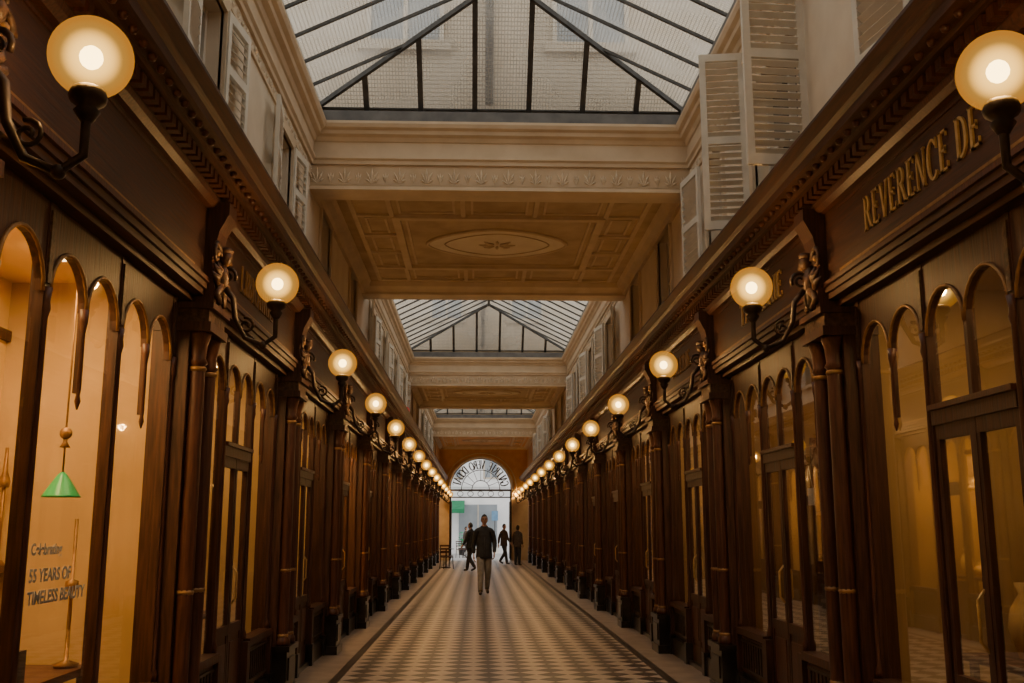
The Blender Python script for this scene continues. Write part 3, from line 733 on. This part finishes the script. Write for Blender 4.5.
for xx in (-1.9,-.95):
    b=MB(); rnd=random.Random(int(xx*10))
    b.lathe(0,0,[(.16,0),(.22,.4),(.24,.42)],'bmarble',12)
    for i in range(40):
        a=rnd.uniform(0,2*pi); h=rnd.uniform(.5,1.3); r=rnd.uniform(.05,.35)
        p=Vector((r*math.cos(a),r*math.sin(a),h)); d=Vector((math.cos(a)*.12,math.sin(a)*.12,.1)); s_=Vector((-math.sin(a),math.cos(a),0))*.05
        b.add([p,p+d*.5+s_,p+d,p+d*.5-s_],[(0,1,2,3)],'green')
    b.tube([(0,0,.4),(0,0,1.0)],.025,'wood',6)
    b.obj('potted_shrub',None,(xx,60.5,-.03))

def chair(loc,rz):
    b=MB()
    b.box(-.2,.2,-.2,.2,.43,.46,'wood2')
    for x in (-.18,.18):
        b.tube([(x,-.18,.43),(x*1.1,-.21,0)],.015,'iron',6); b.tube([(x,.18,.43),(x*1.1,.23,0)],.015,'iron',6); b.tube([(x,.19,.45),(x,.25,.88)],.015,'iron',6)
    for z in (.62,.74,.86): b.box(-.19,.19,.205+(z-.45)*.12,.225+(z-.45)*.12,z-.025,z+.025,'wood2')
    o=b.obj('cafe_chair',None,loc); o.rotation_euler=(0,0,rz)
chair((-1.2,39.6,0),.4); chair((-1.25,41.2,0),2.8); chair((-.9,55.0,-.03),.5); chair((-.5,56.6,-.03),2.5)
def table(loc):
    b=MB(); b.lathe(0,0,[(.3,.72),(.31,.735),(.3,.75)],'bmarble',20); b.lathe(0,0,[(.2,0),(.2,.02),(.03,.05),(.025,.7),(.08,.72)],'iron',12); b.obj('cafe_table',None,loc)
table((-1.25,40.4,0)); table((-.65,55.8,-.03))

# ------------------------------------------------------------ people
def skin_mesh(verts,edges,rad,root=0,sub=2):
    me=bpy.data.meshes.new('tmp'); me.from_pydata(verts,edges,[]); o=bpy.data.objects.new('tmp',me); COL.objects.link(o)
    o.modifiers.new('s','SKIN')
    sv=me.skin_vertices[0].data
    for i,r in enumerate(rad): sv[i].radius=r if hasattr(r,'__len__') else (r,r); sv[i].use_root=(i==root)
    o.modifiers[0].use_smooth_shade=True
    m2=o.modifiers.new('u','SUBSURF'); m2.levels=sub; m2.render_levels=sub
    dg=bpy.context.evaluated_depsgraph_get(); dg.update()
    r=bpy.data.meshes.new_from_object(o.evaluated_get(dg)); bpy.data.objects.remove(o); return r
def seg_d(p,a,b_):
    ab=b_-a; t=max(0,min(1,(p-a).dot(ab)/max(ab.length_squared,1e-9))); return (p-(a+ab*t)).length
def person(name,loc,H,rz,pose,top='jacket',bottom='trouser',female=False):
    k=H/1.8; e=empty(name,loc); e.rotation_euler=(0,0,rz); e.scale=(k,k,k)
    fl,bl,la,ra=pose['fl'],pose['bl'],pose['la'],pose['ra']
    V=[(0,0,.98),(0,.005,1.14),(0,0,1.33),(0,0,1.45),(0,-.005,1.53),(0,-.015,1.60),
       (-.085,0,.92),fl[0],fl[1],(0,0,0),(fl[1][0]-.01,fl[1][1]-.17,.035+fl[2]),
       (.085,0,.92),bl[0],bl[1],(0,0,0),(bl[1][0]+.01,bl[1][1]-.16,.035),
       (-.10,0,1.45),(-.175,0,1.435),la[0],la[1],
       (.10,0,1.45),(.175,0,1.435),ra[0],ra[1]]
    V[9]=(fl[1][0],fl[1][1]+.02,max(.045,fl[1][2]-.06))
    V[14]=(bl[1][0],bl[1][1]+.03,max(.05,bl[1][2]-.05))
    E=[(0,1),(1,2),(2,3),(3,4),(4,5),(0,6),(6,7),(7,8),(8,9),(9,10),(0,11),(11,12),(12,13),(13,14),(14,15),(3,16),(16,17),(17,18),(18,19),(3,20),(20,21),(21,22),(22,23)]
    lab=['top','top','top','top','neck','bot','bot','bot','shoe','shoe','bot','bot','bot','shoe','shoe']+['top']*8
    Rr=[(.165,.13),(.165,.125),(.18,.13),(.12,.10),(.062,.06),(.055,.055),(.105,.115),.085,.064,.05,.038,(.105,.115),.085,.064,.05,.038,(.085,.08),.078,.062,.046,(.085,.08),.078,.062,.046]
    me=skin_mesh([Vector(v) for v in V],E,Rr,0,2)
    me.materials.clear()
    for mt in (top,bottom,'shoe','skin'): me.materials.append(M[mt])
    idx={'top':0,'bot':1,'shoe':2,'neck':3}
    Vv=[Vector(v) for v in V]
    for p in me.polygons:
        c=p.center; best=min(range(len(E)),key=lambda i:seg_d(c,Vv[E[i][0]],Vv[E[i][1]])/ (1.6 if E[i][0] in(0,1,2) else 1))
        p.material_index=idx[lab[best]]
        if lab[best]=='top' and c.z<.84 and best<4: p.material_index=1
        if lab[best]=='bot' and c.z>.84: p.material_index=0
        p.use_smooth=True
    place(me,'body',(0,0,0),e)
    b=MB(); n=20; vs=[];rows=[(1.36,.15,.10),(1.28,.172,.125),(1.15,.178,.134),(1.0,.184,.142),(.88,.190,.152),(.81,.194,.158),(.81,.180,.148),(.95,.16,.13)]
    for z,rx,ry in rows:
        for j in range(n): a=2*pi*j/n; vs.append((rx*math.cos(a),ry*math.sin(a),z))
    b.add(vs,[(i*n+j,i*n+(j+1)%n,(i+1)*n+(j+1)%n,(i+1)*n+j) for i in range(len(rows)-1) for j in range(n)],top,True)
    b.tube([(.068*math.cos(2*pi*j/14),.062*math.sin(2*pi*j/14)-.005,1.525+.02*math.sin(2*pi*j/14)) for j in range(15)],.022,top,6)
    b.tube([(0,-.156,.82),(0,-.147,1.0),(0,-.139,1.15),(0,-.130,1.3)],.006,'shoe',6)
    b.obj('jacket_hem',e)
    b=MB(); n=24;m_=20;vs=[]
    for i in range(m_+1):
        a=-pi/2+pi*i/m_; z=math.sin(a)
        for j in range(n):
            th=2*pi*j/n; ca=abs(math.cos(a))**.85 if z<0 else math.cos(a); x=ca*math.cos(th); y=ca*math.sin(th)
            wx=.074*(1-.20*max(0,-z)); wy=.095*(1-.1*max(0,-z)); Y=y*wy
            if y<0 and z<-.2: Y-=.012*(-z)
            if y<0 and abs(x)<.45 and z>.0 and z<.25: Y+=.006
            vs.append((x*wx,Y,z*.118))
    b.add(vs,[(i*n+j,i*n+(j+1)%n,(i+1)*n+(j+1)%n,(i+1)*n+j) for i in range(m_) for j in range(n)],'skin',True)
    b.add([(0,-.088,.02),(-.016,-.088,-.032),(.016,-.088,-.032),(0,-.118,-.028),(0,-.086,-.04)],[(0,1,3),(0,3,2),(1,4,3),(3,4,2)],'skin',True)
    for s in (-1,1):
        b.sphere((s*.030,-.083,.012),.011,'eye',8,(1.3,.7,.7)); b.tube([(s*.014,-.092,.031),(s*.032,-.09,.037),(s*.048,-.079,.031)],.004,'hair',5)
        b.sphere((s*.074,.005,-.005),.026,'skin',8,(.4,.8,1.2))
    b.tube([(-.024,-.090,-.062),(0,-.098,-.060),(.024,-.090,-.062)],[.003,.006,.003],'lip',6)
    vs=[];rows=9
    for i in range(rows+1):
        for j in range(n):
            th=2*pi*j/n; front=max(0,-math.sin(th)); low=(-.42 if not female else -1.1)
            a0=low+min(1,front*1.6)*(.62-low); a=a0+(pi/2-a0)*i/rows
            r=1.08+.015*math.sin(j*2.3+i)
            vs.append((math.cos(a)*math.cos(th)*.074*r,math.cos(a)*math.sin(th)*.095*r+.003,math.sin(a)*.118*r))
    b.add(vs,[(i*n+j,i*n+(j+1)%n,(i+1)*n+(j+1)%n,(i+1)*n+j) for i in range(rows) for j in range(n)],'hair',True)
    b.obj('head',e,(0,-.025,1.685))
    b=MB()
    for s,(el,wr) in ((-1,la),(1,ra)):
        el=Vector(el);wr=Vector(wr); d=(wr-el).normalized(); side=Vector((0,-1,0)); side=(side-d*side.dot(d)).normalized(); nrm=d.cross(side)
        if nrm.x*s<0: nrm=-nrm
        inn=-nrm; wr=wr+d*.03
        b.tube([wr-d*.04,wr+d*.03,wr+d*.07,wr+d*.095],[.026,.036,.04,.034],'skin',10,flat=.45,up=tuple(nrm))
        for i,(o_,L) in enumerate(((-.027,.062),(-.009,.075),(.009,.08),(.027,.07))):
            p0=wr+d*.085+side*o_; p1=p0+d*L*.45+inn*.006; p2=p1+d*L*.32+inn*.018; p3=p2+d*L*.2+inn*.02
            b.tube([p0,p1,p2,p3],[.0095,.009,.008,.005],'skin',6)
        t0=wr+d*.03+side*.03; b.tube([t0,t0+d*.025+side*.022+inn*.006,t0+d*.055+side*.03+inn*.014,t0+d*.07+side*.028+inn*.018],[.013,.012,.01,.006],'skin',6)
    b.obj('hands',e)
    return e
walk={'fl':[(-.085,-.15,.53),(-.09,-.20,.11),0.0],'bl':[(.085,-.03,.50),(.085,.20,.16)],
      'la':[(-.245,.06,1.15),(-.24,.0,.91)],'ra':[(.245,.01,1.15),(.225,-.14,.94)]}
walk2={'fl':[(-.085,-.16,.53),(-.085,-.24,.11),0.0],'bl':[(.085,.0,.50),(.085,.26,.17)],
      'la':[(-.235,.10,1.16),(-.24,.12,.91)],'ra':[(.235,-.04,1.16),(.22,-.2,.97)]}
stand={'fl':[(-.085,-.02,.50),(-.09,0,.09),0.0],'bl':[(.085,-.01,.50),(.10,.02,.09)],
      'la':[(-.235,.03,1.15),(-.22,-.08,.93)],'ra':[(.235,.02,1.15),(.23,-.05,.92)]}
person('walking_man',(.15,24.4,0),1.86,0.05,walk,'jacket','trouser')
person('pedestrian',(-.26,37.3,0),1.74,pi+.9,walk2,'jacket','dktrouser')
person('pedestrian',(1.13,44.5,0),1.72,.9,walk2,'brownjacket','dktrouser')
person('pedestrian',(1.68,43.2,0),1.66,pi-.6,stand,'brownjacket','dktrouser',True)
person('pedestrian',(-.7,58.0,-.03),1.65,1.3,walk,'brownjacket','dktrouser',True)

# ------------------------------------------------------------ world & camera
w=bpy.data.worlds.new('overcast_sky'); scene.world=w; w.use_nodes=True; nt=w.node_tree
bg=nt.nodes['Background']; tc=nt.nodes.new('ShaderNodeTexCoord'); n=nt.nodes.new('ShaderNodeTexNoise'); n.inputs['Scale'].default_value=2.5; n.inputs['Detail'].default_value=5
nt.links.new(tc.outputs['Generated'],n.inputs['Vector'])
r=ramp(nt,(.84,.83,.82),(1,.95,.88),.35,.65); nt.links.new(n.outputs[0],r.inputs[0]); nt.links.new(r.outputs[0],bg.inputs[0]); bg.inputs[1].default_value=2.1

cam=bpy.data.cameras.new('camera'); co=bpy.data.objects.new('camera',cam); COL.objects.link(co); scene.camera=co
cam.sensor_width=36; cam.lens=36*1000/1024; cam.clip_end=300; cam.clip_start=.05
co.location=(0,0,1.55); co.rotation_euler=(math.radians(90+10.56),0,math.radians(-1.915))
